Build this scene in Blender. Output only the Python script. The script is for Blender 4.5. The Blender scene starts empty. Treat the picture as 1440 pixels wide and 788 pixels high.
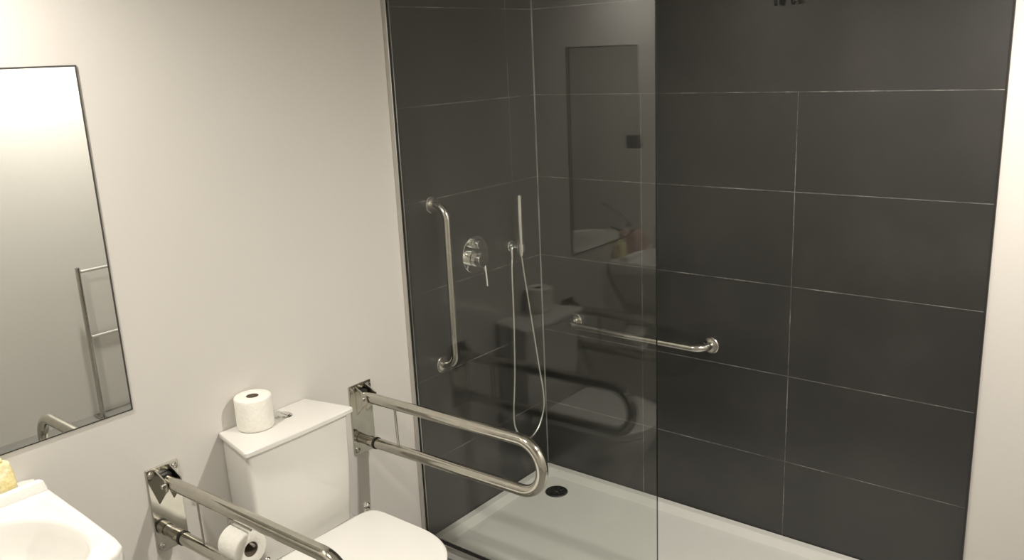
import bpy, bmesh, math, random
from mathutils import Vector, Matrix, noise
random.seed(7)
PI = math.pi
S = bpy.context.scene
COL = S.collection

# ------------------------------------------------------------------ materials
def mat(name, color, rough=0.5, metal=0.0, spec=0.5, coat=0.0, emit=None, estr=0.0):
    m = bpy.data.materials.new(name); m.use_nodes = True
    b = m.node_tree.nodes['Principled BSDF']
    b.inputs['Base Color'].default_value = (*color, 1)
    b.inputs['Roughness'].default_value = rough
    b.inputs['Metallic'].default_value = metal
    b.inputs['Specular IOR Level'].default_value = spec
    b.inputs['Coat Weight'].default_value = coat
    b.inputs['Coat Roughness'].default_value = 0.05
    if emit:
        b.inputs['Emission Color'].default_value = (*emit, 1)
        b.inputs['Emission Strength'].default_value = estr
    return m

class NT:
    """small node-building helper"""
    def __init__(s, m): s.t = m.node_tree; s.n = s.t.nodes; s.b = s.n['Principled BSDF']
    def link(s, a, b): s.t.links.new(a, b)
    def new(s, kind): return s.n.new(kind)
    def math(s, op, a, b=None):
        q = s.new('ShaderNodeMath'); q.operation = op
        for i, v in enumerate((a, b)):
            if v is None: continue
            if isinstance(v, (int, float)): q.inputs[i].default_value = v
            else: s.link(v, q.inputs[i])
        return q.outputs[0]
    def noise(s, vec, scale, detail=3, rough=0.5):
        q = s.new('ShaderNodeTexNoise'); q.inputs['Scale'].default_value = scale
        q.inputs['Detail'].default_value = detail; q.inputs['Roughness'].default_value = rough
        s.link(vec, q.inputs['Vector']); return q.outputs['Fac']
    def ramp(s, fac, stops):
        q = s.new('ShaderNodeValToRGB'); e = q.color_ramp.elements
        while len(e) < len(stops): e.new(0.5)
        for el, (p, c) in zip(e, stops): el.position = p; el.color = (*c, 1)
        s.link(fac, q.inputs[0]); return q.outputs[0]
    def mix(s, fac, a, b):
        q = s.new('ShaderNodeMix'); q.data_type = 'RGBA'
        for sock, v in ((q.inputs[0], fac), (q.inputs[6], a), (q.inputs[7], b)):
            if isinstance(v, (int, float)): sock.default_value = v
            elif isinstance(v, tuple): sock.default_value = (*v, 1)
            else: s.link(v, sock)
        return q.outputs[2]
    def bump(s, h, strength, dist=0.01):
        q = s.new('ShaderNodeBump'); q.inputs['Strength'].default_value = strength
        q.inputs['Distance'].default_value = dist; s.link(h, q.inputs['Height'])
        s.link(q.outputs[0], s.b.inputs['Normal'])
    def coords(s):
        c = s.new('ShaderNodeTexCoord'); x = s.new('ShaderNodeSeparateXYZ')
        s.link(c.outputs['Object'], x.inputs[0]); return c.outputs['Object'], x.outputs

def noisy(name, c1, c2, scale, rough, bump=0.0, bscale=None, metal=0.0, spec=0.5, coat=0.0):
    m = mat(name, c1, rough, metal, spec, coat); t = NT(m); v, _ = t.coords()
    n = t.noise(v, scale, 4)
    t.link(t.ramp(n, [(0.3, c1), (0.7, c2)]), t.b.inputs['Base Color'])
    if bump: t.bump(t.noise(v, bscale or scale * 4, 3), bump)
    return m

ROW_Z, ROW_H, TILE_W = 1.676, 0.333, 0.598
def tile_mat(name, axis, first, top_joint):
    m = mat(name, (0.03, 0.03, 0.03), 0.3); t = NT(m); v, xyz = t.coords()
    h = xyz[axis]; z = xyz[2]
    def dist(val, origin, period):
        q = t.math('DIVIDE', t.math('SUBTRACT', val, origin), period)
        q = t.math('FRACT', t.math('ADD', q, 0.5))
        return t.math('MULTIPLY', t.math('ABSOLUTE', t.math('SUBTRACT', q, 0.5)), period)
    wob = t.math('MULTIPLY', t.math('SUBTRACT', t.noise(v, 40, 2), 0.5), 0.0012)
    rows = t.math('LESS_THAN', t.math('ADD', dist(z, ROW_Z, ROW_H), wob), 0.0013)
    cols = t.math('LESS_THAN', t.math('ADD', dist(h, first, TILE_W), wob), 0.0013)
    if top_joint:            # left wall: one cut course, its joint is smeared over lower down
        cols = t.math('MULTIPLY', cols, t.math('GREATER_THAN', h, -0.6))
        cols = t.math('MULTIPLY', cols, t.math('ADD', t.math('MULTIPLY', t.math('GREATER_THAN', z, ROW_Z - ROW_H), 0.75), 0.25))
    else:                    # back wall: long slab in the top course, no joint at the outer edge
        cols = t.math('MULTIPLY', cols, t.math('LESS_THAN', z, ROW_Z))
        cols = t.math('MULTIPLY', cols, t.math('LESS_THAN', h, 1.5))
    g = t.math('MAXIMUM', rows, cols)
    # cement smeared unevenly in the joints
    wear = t.ramp(t.noise(v, 6.0, 6, 0.75), [(0.40, (0.16,) * 3), (0.52, (0.42,) * 3), (0.62, (1,) * 3)])
    gm = t.math('MULTIPLY', g, wear)
    cloud = t.ramp(t.noise(v, 3.2, 6, 0.6), [(0.25, (0.0080, 0.0084, 0.0074)), (0.5, (0.0125, 0.0125, 0.0115)), (0.8, (0.027, 0.0245, 0.0235))])
    col = t.mix(gm, cloud, (0.30, 0.295, 0.275))
    t.link(col, t.b.inputs['Base Color'])
    r = t.ramp(t.noise(v, 3.0, 4, 0.55), [(0.3, (0.38,) * 3), (0.75, (0.50,) * 3)])
    t.b.inputs['Specular IOR Level'].default_value = 0.75; t.b.inputs['Coat Weight'].default_value = 0.45; t.b.inputs['Coat Roughness'].default_value = 0.17; t.b.inputs['Coat IOR'].default_value = 1.45
    r2 = t.math('MAXIMUM', r, t.math('MULTIPLY', g, 0.8))
    t.link(r2, t.b.inputs['Roughness'])
    t.bump(t.math('MULTIPLY', g, -1.0), 0.15, 0.001)
    return m

def glass_mat():
    # clear sheet glass: two faces, each lets the ray through and mirrors by Schlick's law
    m = bpy.data.materials.new('clear_glass'); m.use_nodes = True
    nt = m.node_tree; nt.nodes.clear()
    out = nt.nodes.new('ShaderNodeOutputMaterial'); mx = nt.nodes.new('ShaderNodeMixShader')
    tr = nt.nodes.new('ShaderNodeBsdfTransparent'); tr.inputs[0].default_value = (0.955, 0.965, 0.95, 1)
    gl = nt.nodes.new('ShaderNodeBsdfGlossy'); gl.inputs['Roughness'].default_value = 0.0
    gl.inputs[0].default_value = (1, 1, 1, 1)
    ge = nt.nodes.new('ShaderNodeNewGeometry'); dp = nt.nodes.new('ShaderNodeVectorMath'); dp.operation = 'DOT_PRODUCT'
    nt.links.new(ge.outputs['Incoming'], dp.inputs[0]); nt.links.new(ge.outputs['Normal'], dp.inputs[1])
    def M(op, a, b):
        q = nt.nodes.new('ShaderNodeMath'); q.operation = op
        for i, v in enumerate((a, b)):
            if v is None: continue
            if isinstance(v, (int, float)): q.inputs[i].default_value = v
            else: nt.links.new(v, q.inputs[i])
        return q.outputs[0]
    c = M('ABSOLUTE', dp.outputs['Value'], None)
    f = M('ADD', M('MULTIPLY', M('POWER', M('SUBTRACT', 1.0, c), 5.0), 0.962), 0.038)
    nt.links.new(f, mx.inputs[0]); nt.links.new(tr.outputs[0], mx.inputs[1]); nt.links.new(gl.outputs[0], mx.inputs[2])
    nt.links.new(mx.outputs[0], out.inputs[0])
    return m

M_WALL = noisy('white_wall_paint', (0.655, 0.630, 0.590), (0.675, 0.650, 0.610), 1.5, 0.42, 0.03, 60, spec=0.35)
M_CEIL = noisy('ceiling_paint', (0.78, 0.77, 0.73), (0.80, 0.79, 0.75), 2, 0.8)
M_FLOOR = noisy('grey_floor_tile', (0.22, 0.215, 0.20), (0.27, 0.265, 0.245), 4, 0.45, 0.05)
M_TILE_A = tile_mat('anthracite_tile_left', 1, -0.176, True)
M_TILE_B = tile_mat('anthracite_tile_back', 0, 0.507, False)
M_GLASS = glass_mat()
M_GEDGE = mat('glass_edge', (0.012, 0.016, 0.013), 0.12, spec=0.6)
M_STEEL = noisy('polished_stainless', (0.53, 0.515, 0.46), (0.59, 0.575, 0.515), 30, 0.11, metal=1)
M_STEEL2 = noisy('satin_stainless', (0.50, 0.485, 0.45), (0.56, 0.54, 0.50), 40, 0.2, metal=1)
M_CHROME = mat('chrome', (0.82, 0.82, 0.80), 0.05, 1)
M_ALU = mat('aluminium_profile', (0.62, 0.61, 0.58), 0.28, 1)
M_BLACK = mat('black_rubber', (0.008, 0.008, 0.007), 0.45)
M_CERAM = mat('white_ceramic', (0.76, 0.745, 0.70), 0.10, spec=0.5, coat=0.4)
M_BASIN = mat('white_basin_ceramic', (0.81, 0.80, 0.755), 0.10, spec=0.5, coat=0.4)
M_PLAST = mat('white_seat_plastic', (0.80, 0.785, 0.745), 0.20, spec=0.5)
M_TRAY = noisy('white_tray_acrylic', (0.62, 0.615, 0.58), (0.65, 0.645, 0.61), 3, 0.34, 0.02, 80)
M_PAPER = noisy('tissue_paper', (0.84, 0.82, 0.74), (0.88, 0.86, 0.79), 60, 0.95, 0.2, 120, spec=0.1)
M_CARD = noisy('grey_cardboard', (0.16, 0.135, 0.10), (0.22, 0.19, 0.15), 30, 0.9, spec=0.1)
M_MIRROR = mat('mirror_silver', (0.86, 0.88, 0.855), 0.0, 1)
M_MEDGE = mat('mirror_edge_dark', (0.05, 0.048, 0.042), 0.3, spec=0.5)
M_TOWEL = noisy('white_terry', (0.86, 0.85, 0.81), (0.89, 0.88, 0.84), 120, 0.95, 0.12, 200, spec=0.1)
M_PINK = noisy('dusty_pink_terry', (0.58, 0.40, 0.34), (0.68, 0.50, 0.43), 90, 0.95, 0.5, 220, spec=0.1)
M_WRAP = noisy('yellow_wrapper', (0.74, 0.62, 0.26), (0.88, 0.84, 0.62), 55, 0.35, 0.5, 70)
M_BULB = mat('lamp_lens', (0.9, 0.9, 0.88), 0.4, emit=(1.0, 0.86, 0.66), estr=6.0)
M_WHITEMETAL = mat('white_enamel', (0.75, 0.74, 0.72), 0.4)

# ------------------------------------------------------------------ mesh helpers
def bm_new(): return bmesh.new()

def add_box(bm, x0, x1, y0, y1, z0, z1, bevel=0.0, seg=2):
    r = bmesh.ops.create_cube(bm, size=1.0)
    vs = r['verts']
    for v in vs:
        v.co = Vector(((x0 + x1) / 2 + v.co.x * (x1 - x0), (y0 + y1) / 2 + v.co.y * (y1 - y0), (z0 + z1) / 2 + v.co.z * (z1 - z0)))
    if bevel:
        es = list({e for v in vs for e in v.link_edges})
        bmesh.ops.bevel(bm, geom=es, offset=bevel, segments=seg, affect='EDGES', profile=0.5)
    return bm

def fillet(pts, radii, n=10):
    """polyline with rounded corners; radii per interior point"""
    P = [Vector(p) for p in pts]; out = [P[0]]
    for i in range(1, len(P) - 1):
        r = radii[i - 1] if isinstance(radii, (list, tuple)) else radii
        a = (P[i - 1] - P[i]).normalized(); b = (P[i + 1] - P[i]).normalized()
        ang = a.angle(b)
        if r <= 0 or ang > PI - 1e-3: out.append(P[i]); continue
        t = r / math.tan(ang / 2)
        c = P[i] + (a + b).normalized() * (r / math.sin(ang / 2))
        s = P[i] + a * t; e = P[i] + b * t
        u = (s - c); w = (e - c); tot = u.angle(w); ax = u.cross(w).normalized()
        for k in range(n + 1):
            out.append(c + Matrix.Rotation(tot * k / n, 3, ax) @ u)
    out.append(P[-1]); return out

def catmull(pts, n=10):
    P = [Vector(p) for p in pts]; P = [2 * P[0] - P[1]] + P + [2 * P[-1] - P[-2]]; out = []
    for i in range(1, len(P) - 2):
        for k in range(n):
            t = k / n; a, b, c, d = P[i - 1:i + 3]
            out.append(0.5 * ((2 * b) + (c - a) * t + (2 * a - 5 * b + 4 * c - d) * t * t + (3 * b - a - 3 * c + d) * t ** 3))
    out.append(P[-2]); return out

def add_tube(bm, pts, r, seg=16, caps=True):
    P = [Vector(p) for p in pts]
    T = []
    for i in range(len(P)):
        a = P[max(i - 1, 0)]; b = P[min(i + 1, len(P) - 1)]
        T.append((b - a).normalized())
    up = Vector((0, 0, 1)) if abs(T[0].z) < 0.9 else Vector((0, 1, 0))
    n = (up - T[0] * up.dot(T[0])).normalized(); rings = []
    for i, p in enumerate(P):
        if i:
            q = T[i - 1].rotation_difference(T[i]); n = q @ n
            n = (n - T[i] * n.dot(T[i])).normalized()
        b = T[i].cross(n); rr = r[i] if isinstance(r, (list, tuple)) else r
        rings.append([bm.verts.new(p + (n * math.cos(2 * PI * k / seg) + b * math.sin(2 * PI * k / seg)) * rr) for k in range(seg)])
    for i in range(len(rings) - 1):
        for k in range(seg):
            bm.faces.new((rings[i][k], rings[i][(k + 1) % seg], rings[i + 1][(k + 1) % seg], rings[i + 1][k]))
    if caps:
        bm.faces.new(list(reversed(rings[0]))); bm.faces.new(rings[-1])
    return bm

def add_lathe(bm, prof, origin, axis, seg=32, closed=False):
    """prof: (radius, height along axis)"""
    ax = Vector(axis).normalized(); o = Vector(origin)
    u = ax.orthogonal().normalized(); w = ax.cross(u)
    rings = []
    for r, h in prof:
        if r < 1e-6: rings.append([bm.verts.new(o + ax * h)])
        else: rings.append([bm.verts.new(o + ax * h + (u * math.cos(2 * PI * k / seg) + w * math.sin(2 * PI * k / seg)) * r) for k in range(seg)])
    pairs = list(zip(rings, rings[1:]))
    if closed: pairs.append((rings[-1], rings[0]))
    for A, B in pairs:
        for k in range(seg):
            k2 = (k + 1) % seg
            if len(A) == 1 and len(B) == 1: continue
            if len(A) == 1: bm.faces.new((A[0], B[k2], B[k]))
            elif len(B) == 1: bm.faces.new((A[k], A[k2], B[0]))
            else: bm.faces.new((A[k], A[k2], B[k2], B[k]))
    return bm

def add_loft(bm, rings, cap0=True, cap1=True):
    R = [[bm.verts.new(p) for p in ring] for ring in rings]; n = len(R[0])
    for a, b in zip(R, R[1:]):
        for k in range(n):
            bm.faces.new((a[k], a[(k + 1) % n], b[(k + 1) % n], b[k]))
    if cap0: bm.faces.new(list(reversed(R[0])))
    if cap1: bm.faces.new(R[-1])
    return bm

def add_prism(bm, poly, f, d0, d1, bevel=0.0, seg=2):
    """poly of 2-D points; f(a, b, d) gives the 3-D point"""
    A = [bm.verts.new(f(a, b, d0)) for a, b in poly]; B = [bm.verts.new(f(a, b, d1)) for a, b in poly]
    n = len(poly); fs = [bm.faces.new(list(reversed(A))), bm.faces.new(B)]
    for k in range(n): fs.append(bm.faces.new((A[k], A[(k + 1) % n], B[(k + 1) % n], B[k])))
    if bevel:
        bmesh.ops.recalc_face_normals(bm, faces=fs)
        es = list({e for fc in fs[:2] for e in fc.edges})
        bmesh.ops.bevel(bm, geom=es, offset=bevel, segments=seg, affect='EDGES', profile=0.5)
    return bm

def round_poly(pts, radii, n=6):
    P = [Vector((p[0], p[1], 0)) for p in pts]; out = []
    L = len(P)
    for i in range(L):
        r = radii[i] if isinstance(radii, (list, tuple)) else radii
        if r <= 0: out.append((P[i].x, P[i].y)); continue
        a = (P[i - 1] - P[i]).normalized(); b = (P[(i + 1) % L] - P[i]).normalized()
        ang = a.angle(b); t = r / math.tan(ang / 2)
        c = P[i] + (a + b).normalized() * (r / math.sin(ang / 2)); s = P[i] + a * t - c; e = P[i] + b * t - c
        tot = s.angle(e); axx = s.cross(e).normalized()
        for k in range(n + 1):
            q = c + Matrix.Rotation(tot * k / n, 3, axx) @ s; out.append((q.x, q.y))
    return out

def obj(name, bm, material, parent=None, sharp=35, label=None):
    bmesh.ops.recalc_face_normals(bm, faces=bm.faces)
    me = bpy.data.meshes.new(name); bm.to_mesh(me); bm.free()
    for p in me.polygons: p.use_smooth = True
    me.set_sharp_from_angle(angle=math.radians(sharp))
    for mm in (material if isinstance(material, (list, tuple)) else [material]): me.materials.append(mm)
    o = bpy.data.objects.new(name, me); COL.objects.link(o)
    if parent:
        o.parent = parent
        # the meshes are written in room coordinates: bring them into the parent's space
        m = Matrix.Translation(-base_of(parent)); me.transform(m)
    if label: o['label'] = label
    return o

def base_of(o):
    v = Vector((0, 0, 0))
    while o: v += o.location; o = o.parent
    return v

def thing(name, label, cat, loc, group=None):
    o = bpy.data.objects.new(name, None); COL.objects.link(o)
    o.empty_display_size = 0.05; o.location = loc; o['label'] = label; o['category'] = cat
    if group: o['group'] = group
    return o

def tag(o, label, cat, group=None):
    o['label'] = label; o['category'] = cat
    if group: o['group'] = group
    return o

def struct(name, bm, m, label=None):
    o = obj(name, bm, m); o['kind'] = 'structure'
    if label: o['label'] = label
    return o

def copy_tree(o, parent=None, shift=None):
    c = o.copy(); COL.objects.link(c); c.parent = parent
    if shift: c.location = o.location + Vector(shift)
    for ch in list(o.children): copy_tree(ch, c)
    return c

# ------------------------------------------------------------------ the room
W, D, H = 2.5, -3.35, 2.5          # right wall x, front wall y, ceiling z
T = 0.010                          # tile cladding thickness
struct('floor', add_box(bm_new(), -0.12, W + 0.12, D - 0.12, 0.12, -0.12, 0.0), M_FLOOR, 'grey floor')
struct('ceiling', add_box(bm_new(), -0.12, W + 0.12, D - 0.12, 0.12, H, H + 0.12), M_CEIL, 'white ceiling')
struct('wall_left', add_box(bm_new(), -0.12, 0.0, D - 0.12, 0.12, 0, H), M_WALL, 'white wall with the mirror and toilet')
struct('wall_back', add_box(bm_new(), 0.0, W + 0.12, 0.0, 0.12, 0, H), M_WALL, 'white wall behind the shower tiling')
struct('wall_right', add_box(bm_new(), W, W + 0.12, D - 0.12, 0.0, 0, H), M_WALL, 'white wall seen in the mirror')
struct('wall_front', add_box(bm_new(), 0.0, W, D - 0.12, D, 0, H), M_WALL, 'white wall behind the viewer')
Y_TILE, X_TILE = -0.790, 1.708
struct('wall_shower_left', add_box(bm_new(), 0.0, T, Y_TILE, 0.0, 0, H), M_TILE_A, 'dark anthracite tiling behind the shower mixer')
struct('wall_shower_back', add_box(bm_new(), T, X_TILE, -T, 0.0, 0, H), M_TILE_B, 'dark anthracite tiling along the long side of the shower')
struct('trim_1', add_box(bm_new(), X_TILE, X_TILE + 0.006, -T - 0.001, 0.0, 0, H), mat('dark_edge_trim', (0.02, 0.018, 0.016), 0.4), 'dark edge strip where the tiling ends at the white wall')

bm = bm_new()
add_prism(bm, [(T + 0.0002, -T - 0.0002), (T + 0.0002, -T - 0.0042), (T + 0.0042, -T - 0.0002)], lambda a, b, d: Vector((a, b, d)), 0.045, H - 0.001)
struct('trim_2', bm, noisy('pale_silicone', (0.03, 0.03, 0.028), (0.30, 0.295, 0.275), 5.0, 0.5), 'pale silicone joint in the tiled corner')

# ------------------------------------------------------------------ shower tray
RIM = 0.042
t = thing('shower_tray', 'low white shower tray with a black drain, inside the dark tiled corner', 'shower tray', (0.85, -0.4, 0))
bm = bm_new()
def rect_ring(x0, x1, y0, y1, r, z, n=5):
    return [Vector((a, b, z)) for a, b in round_poly([(x0, y0), (x1, y0), (x1, y1), (x0, y1)], r, n)]
x0, x1, y0, y1 = T + 0.001, 1.70, -0.80, -T - 0.001
rings = [rect_ring(x0, x1, y0, y1, 0.004, 0.001), rect_ring(x0, x1, y0, y1, 0.004, RIM - 0.004), rect_ring(x0 + 0.004, x1 - 0.004, y0 + 0.004, y1 - 0.004, 0.004, RIM),
         rect_ring(x0 + 0.034, x1 - 0.034, y0 + 0.034, y1 - 0.034, 0.012, RIM), rect_ring(x0 + 0.040, x1 - 0.040, y0 + 0.040, y1 - 0.040, 0.014, RIM - 0.004),
         rect_ring(x0 + 0.062, x1 - 0.062, y0 + 0.062, y1 - 0.062, 0.03, RIM - 0.022), rect_ring(x0 + 0.075, x1 - 0.075, y0 + 0.075, y1 - 0.075, 0.03, RIM - 0.025)]
add_loft(bm, rings)
obj('basin_floor', bm, M_TRAY, t, 14)
bm = bm_new()
DR = Vector((0.178, -0.178, RIM - 0.025))
add_lathe(bm, [(0, 0), (0.048, 0), (0.048, 0.003), (0.046, 0.005), (0.034, 0.006), (0.030, 0.004), (0.010, 0.004), (0.008, 0.007), (0, 0.007)], DR, (0, 0, 1), 40)
dc = obj('drain_cover', bm, mat('dark_drain', (0.006, 0.006, 0.0055), 0.4), t, label='black round drain cover')
bm = bm_new()
for k in range(8):
    a = 2 * PI * k / 8
    p = DR + Vector((0, 0, 0.0065))
    add_tube(bm, [p + Vector((math.cos(a), math.sin(a), 0)) * 0.012, p + Vector((math.cos(a), math.sin(a), 0)) * 0.030], 0.0018, 8)
obj('drain_grate', bm, M_BLACK, dc)

# ------------------------------------------------------------------ glass screen
GY, GX, GTOP = -0.800, 1.022, 2.12
t = thing('shower_screen', 'clear glass shower screen standing on the tray edge, reflecting the toilet', 'shower screen', (0.5, GY, RIM))
bm = add_box(bm_new(), 0.014, GX, GY - 0.004, GY + 0.004, RIM + 0.012, GTOP)
bm.normal_update()
for f in bm.faces:
    if abs(f.normal.y) < 0.5: f.material_index = 1
obj('glass_pane', bm, [M_GLASS, M_GEDGE], t)
bm = bm_new()
add_box(bm, 0.0005, 0.020, GY - 0.0095, GY - 0.0048, RIM, GTOP, 0.001)
add_box(bm, 0.0005, 0.020, GY + 0.0048, GY + 0.0095, RIM, GTOP, 0.001)
add_box(bm, 0.0005, 0.012, GY - 0.0046, GY + 0.0046, RIM, GTOP)
obj('wall_profile', bm, M_ALU, t, label='slim aluminium channel on the wall')
bm = bm_new()
add_box(bm, 0.024, GX, GY - 0.011, GY - 0.005, RIM + 0.0005, RIM + 0.020, 0.001)
add_box(bm, 0.024, GX, GY + 0.005, GY + 0.011, RIM + 0.0005, RIM + 0.020, 0.001)
obj('bottom_profile', bm, M_ALU, t)
bm = bm_new()
add_box(bm, 0.024, GX, GY - 0.0095, GY - 0.0045, RIM + 0.0205, RIM + 0.030, 0.001)
obj('seal_strip', bm, M_BLACK, t, label='black rubber seal strip')

# ------------------------------------------------------------------ grab bars on the tiles
def flange(origin, axis):
    return add_lathe(bm_new(), [(0, 0), (0.032, 0), (0.032, 0.004), (0.029, 0.007), (0.019, 0.008), (0.0155, 0.010), (0, 0.010)], origin, axis, 32)
R = 0.0145
t = thing('grab_rail', 'vertical stainless grab bar on the dark tiles left of the mixer', 'grab bar', (T, -0.645, 1.02))
ya, za, zb, off = -0.648, 1.325, 0.712, 0.082
obj('bar', add_tube(bm_new(), fillet([(T + 0.006, ya, za), (off, ya, za), (off, ya, zb), (T + 0.006, ya, zb)], 0.055, 12), R, 20), M_STEEL2, t)
for z in (za, zb): obj('flange', flange((T, ya, z), (1, 0, 0)), M_STEEL2, t)
t = thing('grab_rail', 'horizontal stainless grab bar low on the long dark tiled wall', 'grab bar', (0.494, -T, 0.742))
xa, xb, zz = 0.186, 0.806, 0.742
obj('bar', add_tube(bm_new(), fillet([(xa, -T - 0.006, zz), (xa, -0.075, zz), (xb, -0.075, zz), (xb, -T - 0.006, zz)], 0.05, 12), R, 20), M_STEEL2, t)
for x in (xa, xb): obj('flange', flange((x, -T, zz), (0, -1, 0)), M_STEEL2, t)

# ------------------------------------------------------------------ shower mixer
MY, MZ = -0.430, 1.095
t = thing('shower_mixer', 'round chrome shower mixer with a lever on the dark tiles', 'shower mixer', (T, MY, MZ))
obj('cover_plate', add_lathe(bm_new(), [(0, 0), (0.073, 0), (0.074, 0.002), (0.074, 0.006), (0.0725, 0.008), (0, 0.008)], (T, MY, MZ), (1, 0, 0), 48), M_CHROME, t, 25)
k = obj('control_knob', add_lathe(bm_new(), [(0, 0.010), (0.031, 0.010), (0.031, 0.045), (0.028, 0.052), (0, 0.054)], (T, MY - 0.004, MZ - 0.016), (1, 0, 0), 36), M_CHROME, t)
obj('lever', add_tube(bm_new(), [(T + 0.047, MY + 0.004, MZ - 0.040), (T + 0.054, MY + 0.001, MZ - 0.070), (T + 0.062, MY - 0.004, MZ - 0.118)], [0.0065, 0.0058, 0.005], 14), M_CHROME, k)
dv = obj('diverter_knob', add_lathe(bm_new(), [(0, 0.009), (0.019, 0.009), (0.019, 0.034), (0.016, 0.039), (0, 0.040)], (T, MY - 0.004, MZ + 0.044), (1, 0, 0), 32), M_CHROME, t)
obj('diverter_lever', add_tube(bm_new(), [(T + 0.031, MY - 0.030, MZ + 0.044), (T + 0.031, MY + 0.024, MZ + 0.044)], 0.0055, 12), M_CHROME, dv)

# ------------------------------------------------------------------ hand shower
HY, HZ = -0.208, 1.085
t = thing('hand_shower', 'slim chrome hand shower with a looping hose, near the tiled corner', 'hand shower', (T, HY, HZ))
br = obj('wall_bracket', add_lathe(bm_new(), [(0, 0), (0.024, 0), (0.024, 0.006), (0.021, 0.010), (0.011, 0.012), (0.010, 0.052), (0, 0.052)], (T, HY, HZ), (1, 0, 0), 32), M_CHROME, t)
bm = bm_new()
add_lathe(bm, [(0.0115, -0.016), (0.0165, -0.016), (0.0165, 0.016), (0.0115, 0.016)], (0.070, HY - 0.006, HZ), (0, 0, 1), 28, closed=True)
obj('holder_ring', bm, M_CHROME, br)
bm = bm_new()
add_tube(bm, fillet([(0.034, HY - 0.010, HZ), (0.034, HY - 0.022, HZ), (0.034, HY - 0.022, HZ - 0.045)], 0.010, 6), 0.0075, 14)
obj('hose_outlet', bm, M_CHROME, br)
wx, wy = 0.070, HY - 0.006
obj('shower_wand', add_tube(bm_new(), [(wx, wy, HZ - 0.035), (wx, wy, HZ - 0.03), (wx, wy, HZ + 0.06), (wx, wy + 0.001, HZ + 0.211), (wx, wy + 0.001, HZ + 0.214)], [0.0075, 0.0112, 0.0112, 0.0112, 0.009], 20), M_CHROME, t)
hose = catmull([(0.034, HY - 0.022, HZ - 0.044), (0.036, -0.238, 0.98), (0.040, -0.246, 0.76), (0.045, -0.262, 0.55), (0.050, -0.285, 0.40), (0.052, -0.282, 0.325),
                (0.055, -0.240, 0.262), (0.058, -0.190, 0.245), (0.060, -0.135, 0.272), (0.062, -0.098, 0.34), (0.064, -0.096, 0.42), (0.066, -0.122, 0.55),
                (0.068, -0.165, 0.78), (0.070, -0.200, 0.96), (wx, wy, HZ - 0.034)], 12)
obj('hose', add_tube(bm_new(), hose, 0.0055, 12), noisy('hose_metal', (0.66, 0.66, 0.64), (0.72, 0.72, 0.70), 300, 0.25, 0.2, 500, metal=1), t)

# dark pronged hook high on the tiles
t = thing('robe_hook', 'dark two-pronged hook high on the long tiled wall', 'hook', (1.055, -T, 1.99))
obj('back_plate', add_box(bm_new(), 1.010, 1.100, -T - 0.006, -T, 1.985, 2.02, 0.002), M_BLACK, t)
for x, dx in ((1.027, 0.006), (1.090, 0.0)):
    obj('prong', add_tube(bm_new(), fillet([(x, -T - 0.004, 2.0), (x, -T - 0.022, 2.0), (x, -T - 0.022, 1.958), (x + dx, -T - 0.034, 1.955), (x + dx, -T - 0.038, 1.972)], 0.007, 5), 0.0052, 12), M_BLACK, t)

# ------------------------------------------------------------------ mirror
MY0, MY1, MZ0, MZ1 = -2.420, -1.839, 0.952, 1.859
t = thing('bathroom_mirror', 'frameless rectangular mirror with a thin dark edge above the washbasin', 'mirror', (0, (MY0 + MY1) / 2, MZ0))
obj('mirror_glass', add_box(bm_new(), 0.0016, 0.0036, MY0 + 0.003, MY1 - 0.003, MZ0 + 0.003, MZ1 - 0.003), M_MIRROR, t)
bm = bm_new()
for a in ((MY0, MY1, MZ0, MZ0 + 0.0012), (MY0, MY1, MZ1 - 0.0045, MZ1), (MY0, MY0 + 0.0028, MZ0 + 0.0012, MZ1 - 0.0045), (MY1 - 0.0045, MY1, MZ0 + 0.0012, MZ1 - 0.0045)):
    add_box(bm, 0.0004, 0.0040, a[0], a[1], a[2], a[3])
obj('edge_frame', bm, M_MEDGE, t)
obj('backing_board', add_box(bm_new(), 0.0004, 0.0015, MY0 + 0.003, MY1 - 0.003, MZ0 + 0.003, MZ1 - 0.003), M_MEDGE, t)

# small dark box at the mirror's far edge (seen only in the glass)
t = thing('soap_dispenser', 'small dark box-shaped dispenser at the mirror edge, seen only reflected in glass', 'dispenser', (0.0, -2.43, 1.36))
obj('body', add_box(bm_new(), 0.0045, 0.035, -2.405, -2.350, 1.375, 1.440, 0.005, 3), mat('dark_plastic', (0.14, 0.135, 0.12), 0.3), t)
obj('push_button', add_box(bm_new(), 0.0355, 0.041, -2.392, -2.363, 1.382, 1.396, 0.002), mat('black_button', (0.01, 0.01, 0.01), 0.3), t)

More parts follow.
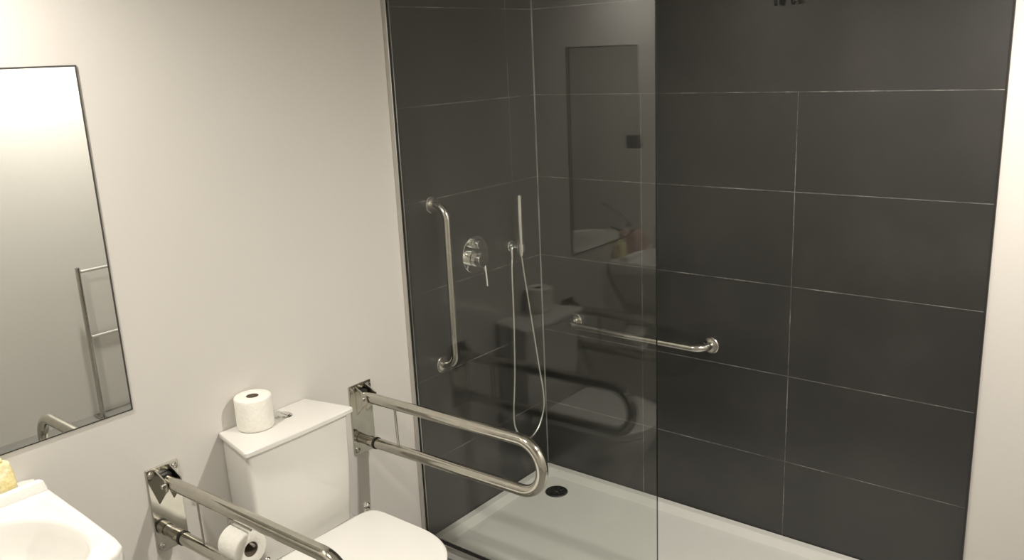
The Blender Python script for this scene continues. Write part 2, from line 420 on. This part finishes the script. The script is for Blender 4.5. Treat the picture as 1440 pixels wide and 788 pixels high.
# ------------------------------------------------------------------ washbasin
BZ, BY0 = 0.872, -2.44
t = thing('washbasin', 'white ceramic wall-hung washbasin, its corner at the lower left', 'washbasin', (0, BY0, 0.62))
half = [(0.0015, 2.115 - 2.44), (0.300, 2.127 - 2.44), (0.470, 2.137 - 2.44), (0.508, 2.145 - 2.44), (0.532, 2.170 - 2.44), (0.550, 2.215 - 2.44), (0.572, 2.285 - 2.44), (0.590, 2.37 - 2.44)]
outer = round_poly([(x, BY0 + y) for x, y in half] + [(x, BY0 - y) for x, y in reversed(half)], [0.006, 0, 0.02, 0.02, 0.02, 0.03, 0.06, 0.06, 0.06, 0.06, 0.03, 0.02, 0.02, 0.02, 0, 0.006], 5)
bc = Vector((0.375, BY0, 0)); NB = 120
def cast(poly, c, ang, inset=0.0):
    d = Vector((math.cos(ang), math.sin(ang), 0)); best = None
    for i in range(len(poly)):
        a = Vector((*poly[i], 0)) - c; b = Vector((*poly[(i + 1) % len(poly)], 0)) - c; e = b - a
        den = d.x * e.y - d.y * e.x
        if abs(den) < 1e-12: continue
        s = (a.x * e.y - a.y * e.x) / den; q = (a.x * d.y - a.y * d.x) / den
        if s > 0 and -1e-6 <= q <= 1 + 1e-6 and (best is None or s > best): best = s
    return c + d * (best - inset)
def bowl(ang, k):
    ca, sa = math.cos(ang), math.sin(ang); n = 2.5
    r = (abs(ca / (0.237 if ca < 0 else 0.182)) ** n + abs(sa / 0.267) ** n) ** (-1 / n)
    return bc + Vector((ca, sa, 0)) * r * k
def ring(f, z): return [Vector((*f(2 * PI * i / NB).xy, z)) for i in range(NB)]
def lerp(a, b, s): return a + (b - a) * s
ub = Vector((0.20, BY0, 0))
def under(k, kx):
    def f(a):
        p = cast(outer, bc, a, 0.004)
        return Vector((0.0015 + (p.x - 0.0015) * kx, BY0 + (p.y - BY0) * k, 0))
    return f
rings = [ring(under(0.50, 0.45), 0.620), ring(under(0.56, 0.50), 0.624), ring(under(0.72, 0.62), 0.68), ring(under(0.86, 0.80), 0.745), ring(under(0.95, 0.93), 0.795), ring(under(0.995, 0.995), 0.812),
         ring(lambda a: cast(outer, bc, a), 0.820), ring(lambda a: cast(outer, bc, a), BZ - 0.010),
         ring(lambda a: cast(outer, bc, a, 0.002), BZ - 0.004), ring(lambda a: cast(outer, bc, a, 0.006), BZ - 0.0008), ring(lambda a: cast(outer, bc, a, 0.011), BZ),
         ring(lambda a: bowl(a, 1.015), BZ), ring(lambda a: bowl(a, 1.0), BZ - 0.002), ring(lambda a: bowl(a, 0.985), BZ - 0.010), ring(lambda a: bowl(a, 0.965), BZ - 0.035),
         ring(lambda a: bowl(a, 0.93), BZ - 0.07), ring(lambda a: bowl(a, 0.85), BZ - 0.105), ring(lambda a: bowl(a, 0.70), BZ - 0.124), ring(lambda a: bowl(a, 0.45), BZ - 0.130), ring(lambda a: bowl(a, 0.28), BZ - 0.131), ring(lambda a: bowl(a, 0.10), BZ - 0.132)]
obj('basin', add_loft(bm_new(), rings), M_BASIN, t, 40)
obj('waste_cap', add_lathe(bm_new(), [(0, 0), (0.026, 0), (0.026, 0.003), (0.020, 0.008), (0, 0.009)], (bc.x, bc.y, BZ - 0.1318), (0, 0, 1), 28), M_CHROME, t)
obj('drain_trap', add_tube(bm_new(), fillet([(0.17, BY0, 0.6195), (0.17, BY0, 0.47), (0.09, BY0, 0.47), (0.09, BY0, 0.53), (0.002, BY0, 0.53)], 0.03, 6), 0.016, 16), M_CHROME, t)
# long-lever tap on the basin
TX, TY = 0.085, -2.462
t = thing('basin_tap', 'chrome basin tap with a long lever, mirrored in the shower glass', 'tap', (TX, TY, BZ))
obj('tap_body', add_lathe(bm_new(), [(0, 0), (0.026, 0), (0.026, 0.004), (0.022, 0.010), (0.021, 0.085), (0.023, 0.090), (0.023, 0.112), (0.016, 0.122), (0, 0.124)], (TX, TY, BZ), (0, 0, 1), 32), M_CHROME, t)
obj('spout', add_tube(bm_new(), fillet([(TX + 0.015, TY, BZ + 0.055), (TX + 0.13, TY, BZ + 0.085), (TX + 0.13, TY, BZ + 0.055)], 0.014, 8), 0.0115, 18), M_CHROME, t)
obj('lever', add_tube(bm_new(), [(TX, TY, BZ + 0.122), (TX + 0.03, TY, BZ + 0.140), (TX + 0.11, TY + 0.005, BZ + 0.185), (TX + 0.16, TY + 0.008, BZ + 0.205)], [0.009, 0.008, 0.007, 0.010], 14), M_CHROME, t)

# folded white face cloth on the basin's back ledge
def blob_slab(bm, xs, ys, top, z0, amp=0.002, seed=0.0):
    """soft slab: top(u, v) height above z0 over a rounded rectangle"""
    nx, ny = 18, 40; grid = []
    for i in range(nx + 1):
        row = []
        for j in range(ny + 1):
            u, v = i / nx, j / ny
            x = xs[0] + (xs[1] - xs[0]) * u; y = ys[0] + (ys[1] - ys[0]) * v
            h = top(u, v); e = min(u, 1 - u) * (xs[1] - xs[0]); g = min(v, 1 - v) * (ys[1] - ys[0]); rr = 0.004
            k = math.sqrt(max(0, 1 - (1 - min(1, e / rr)) ** 2)) * math.sqrt(max(0, 1 - (1 - min(1, g / rr)) ** 2))
            z = z0 + h * (0.35 + 0.65 * k) + amp * noise.noise(Vector((x * 40 + seed, y * 40, 1))) * k
            row.append(bm.verts.new((x, y, z)))
        grid.append(row)
    for i in range(nx):
        for j in range(ny):
            bm.faces.new((grid[i][j], grid[i + 1][j], grid[i + 1][j + 1], grid[i][j + 1]))
    rim = [grid[i][0] for i in range(nx + 1)] + [grid[nx][j] for j in range(1, ny + 1)] + [grid[i][ny] for i in range(nx - 1, -1, -1)] + [grid[0][j] for j in range(ny - 1, 0, -1)]
    low = [bm.verts.new((v.co.x, v.co.y, z0)) for v in rim]
    for k in range(len(rim)):
        k2 = (k + 1) % len(rim); bm.faces.new((rim[k], low[k], low[k2], rim[k2]))
    bm.faces.new(low)
    return bm
def cloth_top(u, v):                       # a soft rolled ridge
    return 0.0085 + 0.0155 * (1 - (1 - u) ** 2.2) + 0.001 * math.sin(v * 9)
tag(obj('face_cloth', blob_slab(bm_new(), (0.058, 0.113), (-2.286, -2.1265), cloth_top, BZ + 0.0005, 0.0008), M_TOWEL), 'folded white face cloth on the back ledge of the washbasin', 'cloth')

# yellow wrapped soap on the cloth
bm = bm_new(); add_box(bm, -0.024, 0.024, -0.030, 0.030, 0, 0.074, 0.008, 3)
bmesh.ops.subdivide_edges(bm, edges=bm.edges[:], cuts=3, use_grid_fill=True)
for v in bm.verts:
    q = v.co.copy(); pinch = 1 - 0.28 * max(0, q.z - 0.040) / 0.028
    v.co.x = q.x * pinch; v.co.y = q.y * (1.06 - 0.1 * q.z / 0.068)
    n = noise.noise_vector(q * 70); v.co += n * 0.0032
    v.co.z = max(v.co.z, 0.0)
SX, SY, SZ = 0.028, -2.198, BZ + 0.0005
tag_me = bm
for v in bm.verts: v.co += Vector((SX, SY, SZ))
t = thing('soap_packet', 'crinkled yellow wrapped soap packet beside the white cloth on the washbasin', 'soap', (SX, SY, SZ))
obj('wrapper', bm, M_WRAP, t, 50)
bm = bm_new()
for a in range(9):
    an = 2 * PI * a / 9 + 0.2; r = 0.013 + 0.004 * random.random()
    b0 = Vector((SX, SY, SZ + 0.068))
    add_tube(bm, [b0, b0 + Vector((math.cos(an) * r * 0.5, math.sin(an) * r * 0.5, 0.008)), b0 + Vector((math.cos(an) * r, math.sin(an) * r, 0.013 + 0.004 * random.random()))], [0.004, 0.0045, 0.002], 8)
obj('twisted_top', bm, M_WRAP, t)

# dusty pink hand towel further along (seen reflected in the glass)
bm = blob_slab(bm_new(), (0.008, 0.052), (-2.415, -2.295), lambda u, v: 0.092 + 0.01 * math.sin(u * 5 + v * 4), BZ + 0.0005, 0.003, 4.0)
tag(obj('hand_towel', bm, M_PINK), 'folded dusty pink hand towel on the washbasin, seen reflected in the glass', 'towel')

# ------------------------------------------------------------------ toilet
TC = -1.428
t = thing('toilet', 'white close-coupled toilet with its lid down between two fold-down rails', 'toilet', (0.3, TC, 0))
NE = 72
def egg(xb, xf, hw, z, sq=0.0, c=None):
    """outline: squared back at xb, round front at xf"""
    cy = TC if c is None else c; out = []; xm = xf - hw * 1.12
    for i in range(NE):
        a = 2 * PI * i / NE; ca, sa = math.cos(a), math.sin(a)
        if ca >= 0:
            n = 2.25
            x = xm + (xf - xm) * abs(ca) ** (2 / n); y = hw * math.copysign(abs(sa) ** (2 / n), sa)
        else:
            n = 11.0
            x = xm - (xm - xb) * abs(ca) ** (2 / n); y = hw * math.copysign(abs(sa) ** (2 / n), sa)
        out.append(Vector((x, cy + y, z)))
    return out
rings = [egg(0.10, 0.50, 0.105, 0.001), egg(0.095, 0.505, 0.110, 0.03), egg(0.08, 0.52, 0.112, 0.14), egg(0.05, 0.56, 0.130, 0.24), egg(0.012, 0.62, 0.165, 0.33), egg(0.006, 0.645, 0.178, 0.385), egg(0.006, 0.648, 0.180, 0.402), egg(0.010, 0.644, 0.176, 0.408)]
obj('pan', add_loft(bm_new(), rings), M_CERAM, t, 60)
# cistern: body tapering to the back, then the overhanging lid
def cis(f0, f1, hb, hf, z, rc=0.014, bow=0.006):
    pts = [(f0, -hb), (f1, -hf)]
    for k in range(1, 8):
        s = k / 8; pts.append((f1 + bow * math.sin(PI * s), -hf + 2 * hf * s))
    pts += [(f1, hf), (f0, hb)]
    rr = [0.006, rc] + [0] * 7 + [rc, 0.006]
    return [Vector((a, TC - 0.012 + b, z)) for a, b in round_poly(pts, rr, 5)]
rings = [cis(0.006, 0.166, 0.140, 0.166, 0.409), cis(0.004, 0.170, 0.142, 0.170, 0.415), cis(0.003, 0.176, 0.148, 0.182, 0.60), cis(0.003, 0.180, 0.150, 0.187, 0.766), cis(0.003, 0.180, 0.150, 0.187, 0.770)]
obj('cistern', add_loft(bm_new(), rings), M_CERAM, t, 50)
rings = [cis(0.003, 0.184, 0.152, 0.190, 0.7705, 0.009), cis(0.002, 0.192, 0.157, 0.198, 0.7735, 0.009), cis(0.002, 0.194, 0.158, 0.200, 0.776, 0.009), cis(0.002, 0.194, 0.158, 0.200, 0.787, 0.009), cis(0.003, 0.192, 0.157, 0.198, 0.7900, 0.009), cis(0.006, 0.188, 0.153, 0.194, 0.791, 0.009)]
ld = obj('cistern_lid', add_loft(bm_new(), rings), M_CERAM, t, 30)
BX, BY, BZZ = 0.068, -1.412, 0.791
fb = obj('flush_button', add_lathe(bm_new(), [(0, 0), (0.026, 0), (0.026, 0.003), (0.023, 0.006), (0.0205, 0.006), (0.0205, 0.0045), (0, 0.0045)], (BX, BY, BZZ), (0, 0, 1), 36), M_CHROME, ld, label='chrome flush button')
for sy, kk in ((1, 1.0), (-1, 1.0)):
    poly = [(0.0012 * sy + 0.019 * sy * math.sin(a), 0.019 * math.cos(a)) for a in [PI * q / 14 for q in range(15)]]
    bm = add_prism(bm_new(), poly, lambda a, b, d: Vector((BX + b, BY + a, d)), BZZ + 0.0046, BZZ + 0.0085, 0.0012)
    obj('button_half', bm, M_CHROME, fb)
# seat, lid, hinges
SZ0 = 0.410
rings = [egg(0.225, 0.648, 0.190, SZ0), egg(0.222, 0.655, 0.195, SZ0 + 0.004), egg(0.222, 0.655, 0.195, SZ0 + 0.013), egg(0.225, 0.650, 0.191, SZ0 + 0.016)]
obj('seat_ring', add_loft(bm_new(), rings), M_PLAST, t, 60)
LZ = SZ0 + 0.0165
rings = [egg(0.226, 0.652, 0.192, LZ), egg(0.222, 0.660, 0.198, LZ + 0.003), egg(0.222, 0.661, 0.199, LZ + 0.010), egg(0.222, 0.661, 0.199, LZ + 0.0165), egg(0.2245, 0.658, 0.1965, LZ + 0.0195), egg(0.232, 0.650, 0.190, LZ + 0.0205), egg(0.36, 0.50, 0.06, LZ + 0.0215)]
obj('seat_lid', add_loft(bm_new(), rings), M_PLAST, t, 40)
for s in (-1, 1):
    bm = bm_new()
    add_lathe(bm, [(0, 0), (0.010, 0), (0.010, 0.030), (0.0085, 0.034)], (0.205, TC + s * 0.192, 0.4085), (0, 0, 1), 20)
    add_lathe(bm, [(0, -0.011), (0.006, -0.0095), (0.0105, -0.004), (0.011, 0.001), (0.0095, 0.006), (0.005, 0.010), (0, 0.011)], (0.205, TC + s * 0.192, 0.452), (0, 0, 1), 20)
    obj('hinge', bm, M_CHROME, t, label='chrome lid hinge')

# ------------------------------------------------------------------ toilet rolls
def roll(label, c, axis, length, r, ri):
    th = thing('toilet_roll', label, 'toilet roll', c)
    h = length / 2
    prof = [(ri, -h), (r - 0.004, -h), (r - 0.001, -h + 0.002), (r, -h + 0.006), (r, h - 0.006), (r - 0.001, h - 0.002), (r - 0.004, h), (ri + 0.002, h), (ri, h - 0.001)]
    obj('paper', add_lathe(bm_new(), prof, c, axis, 56, closed=True), M_PAPER, th, 50)
    prof = [(ri - 0.0018, -h + 0.0005), (ri - 0.0002, -h + 0.0005), (ri - 0.0002, h - 0.0015), (ri - 0.0018, h - 0.0015)]
    obj('cardboard_core', add_lathe(bm_new(), prof, c, axis, 40, closed=True), M_CARD, th)
    return th
roll('white toilet roll standing upright on the cistern lid', (0.058, -1.506, 0.7915 + 0.0495), (0, 0, 1), 0.099, 0.0545, 0.0185)
RX, RZ, RY = 0.364, 0.640, -1.786
roll('white toilet roll hanging below the left fold-down rail', (RX, RY, RZ), (1, 0, 0), 0.080, 0.0475, 0.0205)

# ------------------------------------------------------------------ fold-down rails
TR = 0.0185
def rail(label, cy, with_holder, dz=0.0):
    th = thing('fold_down_rail', label, 'grab rail', (0, cy, 0.645 + dz), 'fold-down rails beside the toilet')
    py, z0, z1 = cy, 0.512 + dz, 0.768 + dz
    pl = obj('mounting_plate', add_box(bm_new(), 0.0005, 0.006, py - 0.048, py + 0.048, z0, z1, 0.0015), M_STEEL, th, 12)
    for sy in (-1, 1):
        for zc in (z0 + 0.018, z1 - 0.018):
            obj('screw', add_lathe(bm_new(), [(0, 0), (0.0105, 0), (0.0105, 0.002), (0.0085, 0.0045), (0.004, 0.0055), (0.0035, 0.0035), (0, 0.0035)], (0.006, py + sy * 0.036, zc), (1, 0, 0), 20), M_STEEL2, pl)
    za, zb = 0.723 + dz, 0.558 + dz
    def P(x, z): return (x, cy, z + 0.020 * x)
    path = fillet([P(0.030, za), P(0.803 - TR, za), P(0.803 - TR, zb), P(0.030, zb)], 0.0805, 16)
    obj('rail_tube', add_tube(bm_new(), path, TR, 24), M_STEEL, th, 50)
    # hinge cheeks on both sides of the upper tube
    poly = [(0.006, z1 - 0.006), (0.034, za + 0.028), (0.060, za + 0.016), (0.064, za - 0.010), (0.046, za - 0.024), (0.006, za - 0.066)]
    bm = bm_new()
    for s in (-1, 1):
        ya, yb = cy + s * (TR + 0.0015), cy + s * (TR + 0.0055)
        add_prism(bm, poly, lambda a, b, d: Vector((a, d, b)), min(ya, yb), max(ya, yb), 0.0008)
    hb = obj('hinge_bracket', bm, M_STEEL, th, 12)
    obj('pivot_pin', add_tube(bm_new(), [(0.044, cy - TR - 0.011, za), (0.044, cy + TR + 0.011, za)], 0.0068, 16), M_STEEL2, hb)
    bm = bm_new(); add_box(bm, 0.0065, 0.026, cy - 0.0155, cy + 0.0155, za - 0.020, za + 0.022, 0.002)
    obj('hinge_block', bm, M_BLACK, hb, label='black hinge block')
    # cradle and black collar on the lower tube
    bm = bm_new(); add_lathe(bm, [(0, 0.006), (0.0165, 0.006), (0.0165, 0.0295), (0, 0.0295)], (0, cy, zb + 0.0005), (1, 0, 0), 24)
    obj('lower_socket', bm, M_STEEL2, th)
    bm = bm_new(); add_lathe(bm, [(TR + 0.0002, -0.004), (TR + 0.0028, -0.004), (TR + 0.0028, 0.004), (TR + 0.0002, 0.004)], P(0.066, zb), (1, 0, 0.02), 28, closed=True)
    obj('collar', bm, M_BLACK, th, label='black rubber collar')
    obj('stay_rod', add_tube(bm_new(), [P(0.172, za - TR - 0.0003), P(0.176, zb + TR + 0.0003)], 0.0042, 12), M_STEEL2, th)
    if with_holder:
        hx = RX - 0.047
        obj('roll_holder', add_tube(bm_new(), fillet([(hx, cy, za + 0.020 * hx - TR - 0.0003), (hx, cy, RZ + 0.0155), (RX + 0.055, cy, RZ + 0.0155)], 0.010, 6), 0.0042, 12), M_STEEL2, th)
        obj('roll_guard', add_tube(bm_new(), [(hx + 0.0045, cy, za - 0.0235), (RX + 0.050, cy, za - 0.0225)], 0.0036, 12), M_STEEL2, th)
    return th
rail('stainless fold-down rail between the toilet and the shower', -1.052, False)
rail('stainless fold-down rail on the washbasin side of the toilet, carrying a toilet roll', -1.786, True, -0.002)

# ------------------------------------------------------------------ towel stand by the right wall (seen in the mirror)
t = thing('towel_stand', 'free-standing chrome towel stand with two rungs, seen in the mirror', 'towel stand', (2.40, -0.66, 0))
PY, QY, PX2 = -0.880, -0.420, 2.400
for y in (PY, QY):
    obj('post', add_tube(bm_new(), [(PX2, y, 0.012), (PX2, y, 0.856)], 0.0125, 18), M_STEEL2, t)
    obj('foot', add_box(bm_new(), PX2 - 0.09, PX2 + 0.075, y - 0.017, y + 0.017, 0.0, 0.012, 0.003), M_STEEL2, t)
for z in (0.832, 0.470):
    obj('rung', add_tube(bm_new(), [(PX2, PY + 0.0127, z), (PX2, QY - 0.0127, z)], 0.0085, 14), mat('pale_satin_metal', (0.72, 0.70, 0.66), 0.45, 0.6), t)

# ------------------------------------------------------------------ ceiling downlights
def downlight(x, y, label, power, size_deg, blend):
    th = thing('ceiling_downlight', label, 'ceiling light', (x, y, H), 'ceiling downlights')
    obj('trim_ring', add_lathe(bm_new(), [(0.036, -0.001), (0.050, -0.001), (0.050, -0.004), (0.044, -0.010), (0.036, -0.010)], (x, y, H), (0, 0, 1), 40, closed=True), M_WHITEMETAL, th)
    obj('lens', add_lathe(bm_new(), [(0, -0.001), (0.0355, -0.001), (0.0355, -0.004), (0, -0.004)], (x, y, H), (0, 0, 1), 32), M_BULB, th)
    l = bpy.data.lights.new('downlight_beam', 'SPOT'); l.energy = power; l.color = (1.0, 0.945, 0.865)
    l.spot_size = math.radians(size_deg); l.spot_blend = blend; l.shadow_soft_size = 0.035
    lo = bpy.data.objects.new('downlight_beam', l); COL.objects.link(lo); lo.parent = th
    lo.location = (0, 0, -0.06)
downlight(0.42, -2.45, 'ceiling downlight above the washbasin', 80, 165, 0.8)
downlight(2.02, -0.92, 'ceiling downlight in front of the shower', 132, 165, 0.8)

w = bpy.data.worlds.new('room_dark'); S.world = w; w.use_nodes = True
w.node_tree.nodes['Background'].inputs[0].default_value = (0.01, 0.01, 0.01, 1)

S.cycles.sample_clamp_indirect = 4.0

# ------------------------------------------------------------------ camera
cam = bpy.data.cameras.new('camera'); co = bpy.data.objects.new('camera', cam); COL.objects.link(co)
cam.sensor_fit = 'HORIZONTAL'; cam.sensor_width = 36.0; cam.lens = 1220.29 / 1440 * 36.0
cam.clip_start = 0.02
yaw, pitch, rol = -0.68842, -0.25213, -0.04628
PARAMS = (yaw, pitch, rol)
fwd = Vector((math.sin(yaw) * math.cos(pitch), math.cos(yaw) * math.cos(pitch), math.sin(pitch)))
r0 = Vector((math.cos(yaw), -math.sin(yaw), 0)); u0 = r0.cross(fwd)
rt = math.cos(rol) * r0 + math.sin(rol) * u0; up = -math.sin(rol) * r0 + math.cos(rol) * u0
mw = Matrix((rt, up, -fwd)).transposed().to_4x4(); mw.translation = Vector((2.2051, -2.8762, 1.8314))
co.matrix_world = mw
S.camera = co

S.view_settings.view_transform = 'Standard'
S.view_settings.look = 'None'
S.view_settings.gamma = 1.0
S.view_settings.use_curve_mapping = False
S.view_settings.exposure = 0.10
